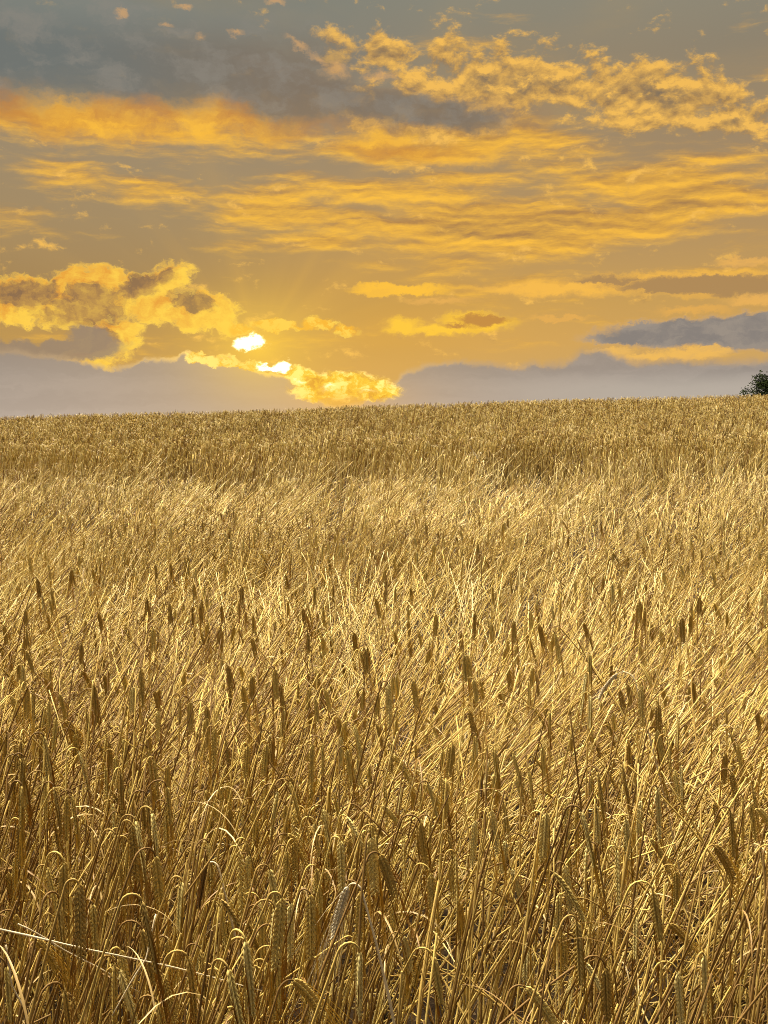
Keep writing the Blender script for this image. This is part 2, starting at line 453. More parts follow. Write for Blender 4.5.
# ------------------------------------------------------------------ materials
def straw_material(name, stops, rough=.5, trans=.2, spec=.35, grain=70, patch=True, fleck=.35, edge=.40):
    m = bpy.data.materials.new(name); m.use_nodes = True
    t = m.node_tree; t.nodes.clear(); N = Nodes(t)
    oi = N.new('ShaderNodeObjectInfo')
    rnd = Val(N, oi.outputs['Random'])
    if patch:       # patches ripened differently; far crop slightly darker; near-edge shade painted into the colour
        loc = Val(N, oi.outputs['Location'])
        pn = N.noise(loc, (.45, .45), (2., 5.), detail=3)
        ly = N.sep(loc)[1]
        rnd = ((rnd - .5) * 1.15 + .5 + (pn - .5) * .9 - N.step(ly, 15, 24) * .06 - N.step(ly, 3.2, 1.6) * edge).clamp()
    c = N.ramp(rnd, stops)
    tc = N.new('ShaderNodeTexCoord')
    n3 = N.new('ShaderNodeTexNoise'); n3.inputs['Scale'].default_value = grain; n3.inputs['Detail'].default_value = 3
    t.links.new(tc.outputs['Object'], n3.inputs['Vector'])
    f = N.step(Val(N, n3.outputs['Fac']), .38, .70)
    dark = N.vscale(c, .55)
    c = N.mix(f * fleck, c, dark)
    p = N.new('ShaderNodeBsdfPrincipled')
    N.put(p.inputs['Base Color'], c)
    p.inputs['Roughness'].default_value = rough
    p.inputs['Specular IOR Level'].default_value = spec
    out = N.new('ShaderNodeOutputMaterial')
    if trans > 0:
        tr = N.new('ShaderNodeBsdfTranslucent'); N.put(tr.inputs['Color'], c)
        mx = N.new('ShaderNodeMixShader'); mx.inputs[0].default_value = trans
        t.links.new(p.outputs[0], mx.inputs[1]); t.links.new(tr.outputs[0], mx.inputs[2])
        t.links.new(mx.outputs[0], out.inputs[0])
    else:
        t.links.new(p.outputs[0], out.inputs[0])
    return m


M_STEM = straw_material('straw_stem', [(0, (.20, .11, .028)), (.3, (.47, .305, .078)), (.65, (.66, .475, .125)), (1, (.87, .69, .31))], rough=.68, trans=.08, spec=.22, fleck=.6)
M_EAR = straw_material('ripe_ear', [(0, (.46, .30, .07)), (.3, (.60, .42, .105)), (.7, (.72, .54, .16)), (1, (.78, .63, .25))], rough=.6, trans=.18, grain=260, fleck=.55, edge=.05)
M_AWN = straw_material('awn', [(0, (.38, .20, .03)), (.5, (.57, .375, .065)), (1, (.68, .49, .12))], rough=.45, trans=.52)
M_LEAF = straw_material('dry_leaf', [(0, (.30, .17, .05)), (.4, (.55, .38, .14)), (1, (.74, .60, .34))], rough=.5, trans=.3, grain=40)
M_PALE = straw_material('bleached_straw', [(0, (.60, .48, .29)), (1, (.70, .58, .38))], rough=.5, trans=.2, patch=False)
M_PALE_EAR = straw_material('bleached_ear', [(0, (.62, .53, .37)), (1, (.70, .61, .44))], rough=.5, trans=.3, patch=False, grain=260, fleck=.7)
M_DARK = straw_material('weathered_ear', [(0, (.12, .065, .022)), (1, (.18, .10, .032))], rough=.6, trans=.05, patch=False, grain=260)
MATS = [M_STEM, M_EAR, M_AWN, M_LEAF]


# ------------------------------------------------------------------ land
def vnoise(x, y, seed=0):
    x = np.asarray(x, float); y = np.asarray(y, float)
    xi = np.floor(x).astype(np.int64); yi = np.floor(y).astype(np.int64)
    fx, fy = x - xi, y - yi
    fx = fx * fx * (3 - 2 * fx); fy = fy * fy * (3 - 2 * fy)
    def h(a, b):
        v = np.sin(a * 127.1 + b * 311.7 + seed * 74.7) * 43758.5453
        return v - np.floor(v)
    return (h(xi, yi) * (1 - fx) + h(xi + 1, yi) * fx) * (1 - fy) + (h(xi, yi + 1) * (1 - fx) + h(xi + 1, yi + 1) * fx) * fy


CREST = 40.0
def land(x, y):
    """Height of the ground: a slope that steepens away from the viewer and rolls over a crest."""
    x = np.asarray(x, float); y = np.asarray(y, float)
    yc = np.clip(y, 0, CREST)
    z = .0040 * yc ** 1.67
    slope = .0040 * 1.67 * CREST ** .67
    u = np.clip(y - CREST, 0, None)
    z = z + np.where(u < 14, slope * u - slope * u * u / 18, slope * 14 - slope * 196 / 18 - (u - 14) * .035)
    z = np.maximum(z, 1.2 * np.clip(y, 0, 1) - .2 * 0 if False else np.where(y > CREST + 14, np.maximum(z, 1.4), z))
    k = np.clip(y / CREST, 0, 1); k = k * k
    xs = np.clip(x, -40, 40)
    z = z + .029 * xs * k
    z = z + (vnoise(x * .16, y * .10, 3) - .5) * .10 * np.clip(y / 8, 0, 1)
    return z


def build_ground():
    ys = np.concatenate([[-3000, -600, -120, -30, -8, -3, -1], np.arange(0, 60, .8), np.arange(60, 160, 8), [180, 240, 340, 600, 1200, 3000]])
    xh = np.concatenate([np.arange(0, 36, 1.0), [38, 44, 60, 90, 160, 400, 1000, 3000]])
    xs = np.concatenate([-xh[:0:-1], xh])
    X, Y = np.meshgrid(xs, ys)
    Z = land(X, np.maximum(Y, 0))
    v = np.stack([X, Y, Z], -1).reshape(-1, 3)
    nx = len(xs); f = []
    for j in range(len(ys) - 1):
        for i in range(nx - 1):
            a = j * nx + i; f.append((a, a + 1, a + nx + 1, a + nx))
    me = bpy.data.meshes.new('ground'); me.from_pydata(v.tolist(), [], f)
    me.polygons.foreach_set('use_smooth', [True] * len(f))
    m = bpy.data.materials.new('soil'); m.use_nodes = True
    N = Nodes(m.node_tree); p = m.node_tree.nodes['Principled BSDF']
    tc = N.new('ShaderNodeTexCoord')
    ob = Val(N, tc.outputs['Object'])
    a = N.noise(ob, (9, 9), (1, 2), detail=8, rough=.65)
    b = N.noise(ob, (60, 60), (4, 2), detail=4, rough=.6)
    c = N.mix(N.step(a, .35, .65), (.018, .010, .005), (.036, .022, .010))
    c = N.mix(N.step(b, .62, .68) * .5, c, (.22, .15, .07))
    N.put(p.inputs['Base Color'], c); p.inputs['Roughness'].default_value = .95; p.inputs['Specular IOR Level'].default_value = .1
    bp = N.new('ShaderNodeBump'); bp.inputs['Strength'].default_value = .6; bp.inputs['Distance'].default_value = .03
    N.put(bp.inputs['Height'], a * 1.0 + b * .4); m.node_tree.links.new(bp.outputs[0], p.inputs['Normal'])
    me.materials.append(m)
    tag(link('ground', me), kind='structure')


# ------------------------------------------------------------------ one barley stalk
def stalk_path(length, th0, th1, bend, crook_r, end, rnd, segs=11, kink=None):
    """Side view of a stalk in its own plane: angle from upright goes th0 -> th1 up the stem, then round the crook to `end`.
    Returns stem points (with the crook) and the axis frame where the ear starts."""
    pts = [Vector((0, 0, 0))]; p = Vector((0, 0, 0)); wob = rnd.uniform(-.22, .22); a2 = rnd.uniform(0, 6.28)
    ths = []
    for i in range(segs):
        s = (i + .5) / segs
        th = th0 + (th1 - th0) * s ** bend
        if kink and s > kink[0]: th += kink[1]
        y = wob * math.sin(s * 3.0 + a2)
        d = Vector((math.sin(th), y, math.cos(th))).normalized()
        p = p + d * (length / segs); pts.append(p.copy()); ths.append(th)
    th = ths[-1]; n = 6
    arc = abs(end - th) * crook_r
    for i in range(n):
        w = th + (end - th) * (i + .5) / n
        p = p + Vector((math.sin(w), 0, math.cos(w))) * (arc / n); pts.append(p.copy())
    return pts, p, end


def make_stalk(rnd, length=.80, th0=.1, th1=.6, bend=1.4, crook_r=.02, end=2.9, ear=.09, awn=.09, leaves=1, lod=0, kink=None, spread=.10, wide=1.0, bare=False):
    """Returns a dict of MB: stem, ear, awns, leaf."""
    sides = (6, 4, 3)[lod]; segs = (11, 8, 5)[lod]
    pts, tip, th = stalk_path(length, th0, th1, bend, crook_r, end, rnd, segs, kink)
    n = len(pts)
    r0 = .0019 * wide; rad = [r0 * (1 - .5 * i / n) for i in range(n)]
    if lod == 0:          # swollen joints
        for k in (n // 4, n // 2):
            rad[k] *= 1.35
    stem = MB(); stem.tube(pts, rad, sides, 0)
    e, a, lf = MB(), MB(), MB(); blades = []
    # the ear hangs on from the crook and straightens towards plumb
    axis = []; p = tip.copy(); ne = 14
    th_e = th
    for i in range(ne + 1):
        axis.append((p.copy(), th_e))
        th_e += (math.pi - th_e) * .05 + rnd.uniform(-.012, .012)
        p = p + Vector((math.sin(th_e), 0, math.cos(th_e))) * (ear / ne)
    psi = rnd.uniform(0, math.pi)
    tips = []
    def frame(th_):
        t = Vector((math.sin(th_), 0, math.cos(th_))); n1 = Vector((0, 1, 0)); n2 = Vector((math.cos(th_), 0, -math.sin(th_)))
        return t, n1 * math.cos(psi) + n2 * math.sin(psi), n2 * math.cos(psi) - n1 * math.sin(psi)
    if bare: axis = axis[:2]
    elif lod == 0:
        e.tube([q for q, _ in axis], .0011, 4, 0)
        for i in range(ne):
            c, th_ = axis[i]; t, sd, fl = frame(th_)
            g = 1.0 - .35 * max(0, (i - 8) / 6) - (.25 if i == 0 else 0)
            for sg in (-1, 1):
                d = (t * 1.0 + sd * (.58 * sg) + fl * rnd.uniform(-.12, .12)).normalized()
                s2 = (sd - d * sd.dot(d)).normalized()
                cc = c + sd * (sg * .0022 * g) + t * (.0032 * (sg > 0)) + d * .003
                e.grain(cc, d, s2, fl, .0100 * g, .0036 * g, .0040 * g, 0)
                if rnd.random() < .42: tips.append((cc + d * .0052, t, sd * sg, fl))
            for sg in (-1, 1):            # husks on the flat faces
                d = (t + fl * (.30 * sg)).normalized()
                e.grain(c + fl * (sg * .0018 * g) + d * .002, d, sd, fl, .0070 * g, .0024 * g, .0020 * g, 0)
    else:
        k = (6, 5, 3)[lod]
        m = 6 if lod == 1 else 3
        ii = [int(round(j * ne / m)) for j in range(m + 1)]
        prof = [.35] + [1.0] * (m - 1) + [.25]
        e.tube([axis[i][0] for i in ii], [(.0030, .0021, .0018)[lod] * wide * w * (1 + .2 * (j % 2)) for j, w in enumerate(prof)], k, 0)
        for i in range(2, ne, 4 if lod == 1 else 99):
            c, th_ = axis[i]; t, sd, fl = frame(th_)
            tips.append((c + sd * .004 * (1 if i % 2 else -1), t, sd * (1 if i % 2 else -1), fl))
    for c, t, sd, fl in tips:
        L = awn * rnd.uniform(.75, 1.1)
        d = (t + sd * spread * rnd.uniform(.4, 1.4) + fl * rnd.uniform(-.1, .1) * spread / .1).normalized()
        if lod == 0:
            q = [c, c + d * L * .35, c + (d + Vector((0, 0, -.06))) * L * .7, c + (d + Vector((rnd.uniform(-.05, .05), rnd.uniform(-.05, .05), -.12))) * L]
            a.tube(q, [.00042, .00038, .0003, .00012], 3, 0, cap=False)
        else:
            a.tube([c, c + d * L], [.0007 * wide, .0003 * wide], 3, 0, cap=False)
    for _ in range(leaves if lod < 2 else min(leaves, 1)):
        i0 = rnd.randint(int(n * .25), int(n * .62))
        p = pts[i0].copy(); az = rnd.uniform(0, 6.28)
        out = Vector((math.cos(az), math.sin(az), 0)); t = (pts[i0 + 1] - pts[i0]).normalized()
        L = rnd.uniform(.10, .22); m = 9 if lod == 0 else 5
        drop = rnd.uniform(1.2, 3.4); q = [p.copy()]; up0 = rnd.uniform(.35, .9)
        ang = math.acos(max(-1, min(1, t.z))) * .4 + .25
        tw = rnd.uniform(-1.5, 1.5); sd0 = Vector((-math.sin(az), math.cos(az), 0)); sides_ = [sd0]
        for j in range(m):
            s = (j + 1) / m
            w = ang + drop * s ** 1.3
            p = p + (out * math.sin(w) + Vector((0, 0, 1)) * math.cos(w)) * (L / m)
            q.append(p.copy())
            sides_.append((sd0 * math.cos(tw * s) + Vector((0, 0, 1)) * math.sin(tw * s)).normalized())
        W = rnd.uniform(.0008, .0018) * wide
        b1 = MB(); blades.append(b1)
        b1.strip(q, sides_, [W * (.7 + .3 * min(1, 4 * j / m)) * (1 - (j / m) ** 2.2) + .0002 for j in range(m + 1)], 0, fold=.5)
        lf.add(b1)
    return dict(stem=stem, ear=e, awns=a, leaf=lf, blades=blades, path=pts + [q for q, _ in axis[::3]] + [axis[-1][0]], n_stem=n)


FORMS = []                       # (lod, habit, meshes)
def build_forms():
    rnd = random.Random(5)
    def steep(): 
        a = rnd.uniform(.02, .26)
        return dict(length=rnd.uniform(.62, .78), th0=a, th1=a + rnd.uniform(.05, .30), bend=1.6, crook_r=rnd.uniform(.006, .016), end=rnd.uniform(2.85, 3.2), leaves=rnd.choice((0, 0, 1)))
    def leaning():
        a = rnd.uniform(.48, .82)
        return dict(length=rnd.uniform(.72, .90), th0=a, th1=a + rnd.uniform(-.05, .5), bend=rnd.uniform(.8, 2.6), crook_r=rnd.uniform(.006, .018), end=rnd.uniform(2.75, 3.15), leaves=rnd.choice((0, 0, 1, 1)))
    def lodged():
        a = rnd.uniform(.78, 1.05)
        return dict(length=rnd.uniform(.78, .96), th0=a, th1=a + rnd.uniform(.0, .55), bend=rnd.uniform(.6, 2.2), crook_r=rnd.uniform(.008, .024), end=rnd.uniform(2.6, 3.1), leaves=rnd.choice((0, 0, 1)))
    habits = dict(steep=steep, leaning=leaning, lodged=lodged)
    counts = {0: dict(steep=22, leaning=18, lodged=16), 1: dict(steep=12, leaning=12, lodged=10), 2: dict(steep=10, leaning=8, lodged=6)}
    for lod, cc in counts.items():
        for hb, k in cc.items():
            for q in range(k):
                kw = habits[hb]()
                if rnd.random() < .05: kw['end'] = rnd.uniform(2.2, 2.7)     # a few ears not yet hanging
                bare = (q * .618 + .3) % 1 < dict(steep=(.46, .4, 0)[lod], leaning=.56, lodged=.76)[hb]          # straws that lost their ear
                if bare: kw.update(leaves=rnd.choice((0, 1)), crook_r=.004, end=kw['th1'] + .1)
                s = make_stalk(rnd, lod=lod, bare=bare, wide=(1, 2.0, 2.8)[lod], spread=rnd.uniform(.03, .08), awn=rnd.uniform(.075, .13), ear=rnd.uniform(.058, .080), **kw)
                FORMS.append((lod, hb, s))


def form_collection():
    c = bpy.data.collections.new('barley_forms')
    for i, (lod, hb, s) in enumerate(FORMS):
        mb = MB()
        for k, part in enumerate(('stem', 'ear', 'awns', 'leaf')): mb.add(s[part], k)
        o = bpy.data.objects.new('barley_form.%03d' % i, mb.mesh('barley_form', MATS)); c.objects.link(o)
    return c


# ------------------------------------------------------------------ where the stalks stand and how they lie
HOLLOWS = [(2.25, 17.5, .95, 1.3), (-3.35, 17.2, .42, 1.1), (-3.6, 29.0, 1.0, 1.8), (1.0, 29.5, .8, 1.6), (5.9, 17.6, .4, .9), (-.6, 16.8, .3, .8), (-6.2, 16.5, .4, .8)]
def edge_shift(x, y):
    """Bends the line where the lodged crop ends and the standing crop begins."""
    return y + (vnoise(x * .38 + 2, y * .1, 7) - .5) * 3.0 * np.clip((y - 7) / 4, 0, 1)


def lie(x, y):
    """0 standing .. 1 flattened."""
    n = vnoise(x * .55 + 3, y * .42, 1) * .6 + vnoise(x * 1.5, y * 1.1 + 9, 2) * .4
    yy = edge_shift(x, y)
    base = np.interp(yy, [0, 1.1, 1.8, 2.7, 4.2, 6.5, 10, 16.6, 17.4, 22, 60], [.10, .12, .22, .78, .76, .50, .40, .44, .14, .08, .06])
    v = base + (n - .5) * np.interp(y, [0, 1.2, 2.5, 12, 15, 60], [.2, .35, .62, .75, .4, .3])
    for hx, hy, rx, ry in HOLLOWS:
        v = np.maximum(v, 1.3 * np.clip(1.6 - np.hypot((x - hx) / rx, (y - hy) / ry) * 1.6, 0, 1))
    return np.clip(v, 0, 1)


BANDS = [(.96, 3.2, 540, 0), (3.2, 5, 380, 0), (5, 8.5, 195, 0), (8.5, 20, 92, 1), (20, 27, 75, 2), (27, 46, 55, 2), (46, 58, 40, 2)]
def scatter():
    P = []
    for y0, y1, dens, lod in BANDS:
        w1 = .55 * y1 + 2.2
        till = (6, 7, 9)[lod]                    # stalks that grow from one plant
        n = int(dens * (y1 - y0) * 2 * w1 / till)
        px, py = rng.uniform(-w1, w1, n), rng.uniform(y0, y1, n)
        k = np.abs(px) < .55 * py + 2.2
        px, py = px[k], py[k]
        m = rng.integers(2, 2 * till - 1, len(px))
        pid = np.repeat(np.arange(len(px)), m)
        tight = (.016, .022, .035)[lod]
        x = px[pid] + rng.normal(0, tight, len(pid)); y = py[pid] + rng.normal(0, tight, len(pid))
        y = np.maximum(y, .98)
        swing = rng.normal(0, .30, len(px))[pid]; droop = rng.normal(0, .12, len(px))[pid]
        L = lie(x, y)
        thin = rng.random(len(x)) < (1 - .55 * np.clip((L - .8) * 5, 0, 1))
        # ragged front edge, and a bare hollow near the lower left
        front = 1.0 + .12 * vnoise(x * 3.1, x * 0 + .5, 8)
        bare = np.hypot((x + .14) / .13, (y - 1.36) / .17) < 1
        thin &= (y > front) & ~bare & (rng.random(len(x)) < np.interp(y, [1.0, 1.8, 2.6], [.80, .88, 1.0]))
        for hx, hy, rx, ry in HOLLOWS:
            thin &= (np.hypot((x - hx) / rx, (y - hy) / ry) > .95 + .35 * (vnoise(x * 2.3, y * 1.7, 4) - .5)) | (rng.random(len(x)) < .05)
        x, y, L, swing, droop = x[thin], y[thin], L[thin], swing[thin], droop[thin]
        u = L + droop + rng.normal(0, .12, len(x))
        hb = np.where(u < .36, 0, np.where(u < .72, 1, 2))
        P.append(np.stack([x, y, np.full(len(x), lod), hb, swing], -1))
    P = np.concatenate(P)
    n = len(P)
    idx = np.zeros(n, int)
    for lod in (0, 1, 2):
        for h, name in enumerate(('steep', 'leaning', 'lodged')):
            ids = [i for i, f in enumerate(FORMS) if f[0] == lod and f[1] == name]
            k = np.where((P[:, 2] == lod) & (P[:, 3] == h))[0]
            eared = [i for i in ids if FORMS[i][2]['ear'].v]; plain = [i for i in ids if not FORMS[i][2]['ear'].v] or eared
            share = np.interp(P[k, 1], [1, 2, 3.2, 5, 16.5, 17.5], [.55, .50, .34, .20, .22, 1.0] if h == 0 else [.5, .4, .28, .15, .15, .6])
            idx[k] = np.where(rng.random(len(k)) < share, rng.choice(eared, len(k)), rng.choice(plain, len(k)))
    x, y = P[:, 0], P[:, 1]
    # the wind laid it towards the right and a little away
    az = .30 + (vnoise(x * .5, y * .4, 5) - .5) * 2.2 + (vnoise(x * 1.6, y * 1.3, 6) - .5) * .9 + P[:, 4] + rng.normal(0, np.where(P[:, 3] == 0, .6, .34), n)
    odd = (rng.random(n) < .16) & (P[:, 3] > 0)
    az = np.where(odd, rng.uniform(0, 6.28, n), az)
    rot = np.stack([rng.normal(0, .06, n), rng.normal(0, .06, n), az], -1)
    size = rng.uniform(.88, 1.12, n)
    yy = edge_shift(x, y)
    size *= np.interp(yy, [5, 9, 16.4, 17.2, 60], [1, .90, .80, 1.16, 1.16])
    for hx, hy, rx, ry in HOLLOWS:
        size *= np.where((np.hypot((x - hx) / rx, (y - hy) / ry) < .8) & (P[:, 3] > 0), .62, 1.0)
    pos = np.stack([x, y, land(x, y) - .01], -1)
    return pos, rot, size, idx, P[:, 2].astype(int), P[:, 3].astype(int)


def rot_mats(rot):
    a, b, c = rot.T
    ca, sa, cb, sb, cc, s_ = np.cos(a), np.sin(a), np.cos(b), np.sin(b), np.cos(c), np.sin(c)
    return np.stack([np.stack([cb * cc, sa * sb * cc - ca * s_, ca * sb * cc + sa * s_], -1),
                     np.stack([cb * s_, sa * sb * s_ + ca * cc, ca * sb * s_ - sa * cc], -1),
                     np.stack([-sb, sa * cb, ca * cb], -1)], -2)


def visible_sizes(pos, rot, size, idx, near):
    """How many picture points each near stalk keeps when all of them are drawn: picks the ones that show largest."""
    R = rot_mats(rot)
    W, H = 384, 512; f = FPX / 2
    pix, dep, who = [], [], []
    cp, sp = math.cos(PITCH), math.sin(PITCH)
    for i in near:
        s = FORMS[idx[i]][2]
        path = np.array([tuple(p) for p in s['path']])
        ns = s['n_stem']
        t = np.linspace(0, len(path) - 1, 90); k = np.minimum(t.astype(int), len(path) - 2)
        q = path[k] * (1 - (t - k))[:, None] + path[k + 1] * (t - k)[:, None]
        fat = k >= ns - 1
        w = (R[i] @ (q * size[i]).T).T + pos[i] - np.array([0, 0, EYE])
        Y = w[:, 1] * cp + w[:, 2] * sp; Z = -w[:, 1] * sp + w[:, 2] * cp
        u = W / 2 + f * w[:, 0] / Y; v = H / 2 - f * Z / Y
        for dx in (-1.5, 0, 1.5):
            sel = np.ones(len(u), bool) if dx == 0 else fat
            uu = (u + dx)[sel].astype(int); vv = v[sel].astype(int)
            ok = (uu >= 0) & (uu < W) & (vv >= 0) & (vv < H)
            pix.append((vv * W + uu)[ok]); dep.append(Y[sel][ok]); who.append(np.full(ok.sum(), i))
    pix, dep, who = map(np.concatenate, (pix, dep, who))
    o = np.lexsort((dep, pix)); pix, who = pix[o], who[o]
    first = np.r_[True, pix[1:] != pix[:-1]]
    return np.bincount(who[first], minlength=len(pos))


def build_field():
    pos, rot, size, idx, lod, habit = scatter()
    near = np.where((lod == 0) & (pos[:, 1] < 3.2))[0]
    vis = visible_sizes(pos, rot, size, idx, near)
    chosen = [int(i) for i in np.argsort(-vis)[:N_SINGLE] if vis[i] > 0]
    meshes = {}
    def parts(fi):
        if fi not in meshes:
            s = FORMS[fi][2]
            meshes[fi] = [(nm, s[k].mesh('barley_' + nm, [m])) for nm, k, m in (('stem', 'stem', M_STEM), ('ear', 'ear', M_EAR)) if s[k].v] + [('leaf_blade', b.mesh('barley_leaf', [M_LEAF])) for b in s['blades']], s['awns'].mesh('barley_awns', [M_AWN])
        return meshes[fi]
    words = ('upright barley stalk with a nodding golden ear at the near edge of the field',
             'slanting barley stalk with a hanging golden ear near the edge of the field',
             'flattened barley stalk lying over to the right near the edge of the field')
    groups = ('upright barley stalks at the near edge', 'slanting barley stalks near the edge', 'flattened barley stalks near the edge')
    for i in chosen:
        ps, aw = parts(idx[i])
        r = link('barley_stalk', None)
        r.empty_display_size = .05
        r.location = pos[i]; r.rotation_euler = rot[i]; r.scale = (size[i],) * 3
        tag(r, words[habit[i]], 'barley stalk', groups[habit[i]])
        for nm, me in ps:
            o = link(nm, me, r)
            if nm == 'ear' and len(aw.vertices): link('awns', aw, o)
    keep = np.ones(len(pos), bool); keep[chosen] = False
    pos, rot, size, idx = pos[keep], rot[keep], size[keep], idx[keep]
    me = bpy.data.meshes.new('barley_crop')
    me.from_pydata(pos.tolist(), [], [])
    for nm, ty, arr in (('turn', 'FLOAT_VECTOR', rot), ('size', 'FLOAT', size), ('form', 'INT', idx)):
        at = me.attributes.new(nm, ty, 'POINT')
        at.data.foreach_set('vector' if ty == 'FLOAT_VECTOR' else 'value', np.ascontiguousarray(arr, dtype=np.int32 if ty == 'INT' else np.float32).ravel())
    crop = link('barley_crop', me)
    tag(crop, 'ripe golden barley crop covering the whole rising field up to the skyline', 'barley crop', kind='stuff')
    scatter_nodes(crop, form_collection())


def scatter_nodes(obj, coll):
    g = bpy.data.node_groups.new('crop_scatter', 'GeometryNodeTree')
    g.interface.new_socket('Geometry', in_out='INPUT', socket_type='NodeSocketGeometry')
    g.interface.new_socket('Geometry', in_out='OUTPUT', socket_type='NodeSocketGeometry')
    n = g.nodes; L = g.links
    gi, go = n.new('NodeGroupInput'), n.new('NodeGroupOutput')
    ci = n.new('GeometryNodeCollectionInfo'); ci.inputs['Collection'].default_value = coll
    ci.inputs['Separate Children'].default_value = True; ci.inputs['Reset Children'].default_value = True
    ip = n.new('GeometryNodeInstanceOnPoints'); ip.inputs['Pick Instance'].default_value = True
    def attr(name, ty):
        a = n.new('GeometryNodeInputNamedAttribute'); a.data_type = ty; a.inputs['Name'].default_value = name
        return a.outputs['Attribute']
    L.new(gi.outputs[0], ip.inputs['Points']); L.new(ci.outputs[0], ip.inputs['Instance'])
    L.new(attr('form', 'INT'), ip.inputs['Instance Index'])
    L.new(attr('turn', 'FLOAT_VECTOR'), ip.inputs['Rotation'])
    L.new(attr('size', 'FLOAT'), ip.inputs['Scale'])
    L.new(ip.outputs[0], go.inputs[0])
    obj.modifiers.new('scatter', 'NODES').node_group = g


# ------------------------------------------------------------------ the oak beyond the crest
def build_tree(x, y, H=8.5, R=6.2, seed=3, label='dark round oak tree standing alone beyond the crest of the field'):
    rnd = random.Random(seed)
    z = float(land(x, y))
    root = link('oak_tree', None); root.location = (x, y, z)
    tag(root, label, 'tree')
    tk = MB()
    tk.tube([(0, 0, -.2), (.05, 0, 1.0), (-.05, .05, 2.2), (.1, 0, 3.4), (.0, .1, 5.2), (.2, 0, 6.8)], [.50, .36, .32, .28, .18, .07], 9)
    ends = []
    for k in range(11):
        a = k * 2.4 + rnd.uniform(-.3, .3); h = 2.2 + k * .38
        rr = R * (.85 - .04 * k) * rnd.uniform(.7, 1.0)
        p = [Vector((.05, 0, h)), Vector((math.cos(a) * rr * .35, math.sin(a) * rr * .35, h + .7)),
             Vector((math.cos(a) * rr * .7, math.sin(a) * rr * .7, h + 1.1 + .1 * k)), Vector((math.cos(a) * rr, math.sin(a) * rr, h + 1.2 + rnd.uniform(0, 1.2)))]
        tk.tube(p, [.15, .11, .07, .03], 6); ends.append(p)
    bark = bpy.data.materials.new('bark'); bark.use_nodes = True
    N = Nodes(bark.node_tree); pb = bark.node_tree.nodes['Principled BSDF']
    tc = N.new('ShaderNodeTexCoord')
    N.put(pb.inputs['Base Color'], N.mix(N.noise(Val(N, tc.outputs['Object']), (6, 6), detail=5), (.03, .022, .015), (.09, .07, .05))); pb.inputs['Roughness'].default_value = .9
    link('trunk', tk.mesh('trunk', [bark]), root)
    clumps = []
    for p in ends:
        for q in p[1:]: clumps.append((q + Vector((rnd.uniform(-.4, .4), rnd.uniform(-.4, .4), rnd.uniform(.1, .6))), rnd.uniform(.75, 1.25)))
    for _ in range(34):
        a = rnd.uniform(0, 6.28); u = rnd.uniform(-.35, 1); rr = math.sqrt(max(0, 1 - u * u)) * R * rnd.uniform(.6, .95)
        clumps.append((Vector((math.cos(a) * rr, math.sin(a) * rr, 5.4 + u * (H - 6.0))), rnd.uniform(.7, 1.3)))
    V, F = [], []
    for c, r in clumps:
        for _ in range(int(170 * r * r)):
            d = Vector((rnd.gauss(0, 1), rnd.gauss(0, 1), rnd.gauss(0, .8))).normalized() * r * rnd.uniform(.35, 1.08)
            p = c + d; s = rnd.uniform(.10, .20)
            a = Vector((rnd.gauss(0, 1), rnd.gauss(0, 1), rnd.gauss(0, 1))).normalized(); b = a.orthogonal().normalized()
            i = len(V); V += [p - a * s, p + b * s * .55, p + a * s, p - b * s * .55]; F.append((i, i + 1, i + 2, i + 3))
    me = bpy.data.meshes.new('crown'); me.from_pydata([tuple(v) for v in V], [], F)
    lm = straw_material('oak_leaf', [(0, (.008, .011, .005)), (1, (.020, .026, .010))], rough=.9, trans=.05, spec=.0, patch=False, grain=2)
    me.materials.append(lm)
    link('crown', me, root)


def build_sun():
    l = bpy.data.lights.new('sun', 'SUN'); l.energy = SUN_POWER; l.angle = math.radians(SUN_SOFT); l.color = (1.0, .80, .52)
    o = bpy.data.objects.new('sun', l); col0.objects.link(o)
    d = Vector((math.sin(SUN_AZ) * math.cos(SUN_EL), math.cos(SUN_AZ) * math.cos(SUN_EL), math.sin(SUN_EL)))
    o.rotation_euler = d.to_track_quat('Z', 'Y').to_euler(); o.location = d * 60


# ------------------------------------------------------------------ stalks one can single out
def on_ray(px, py, dist):
    """The point seen at a picture position, `dist` metres ahead."""
    X, Y = (px - 384) / FPX, (512 - py) / FPX
    v = Vector((X, math.cos(PITCH) - Y * math.sin(PITCH), math.sin(PITCH) + Y * math.cos(PITCH)))
    return Vector((0, 0, EYE)) + v * (dist / v.y)


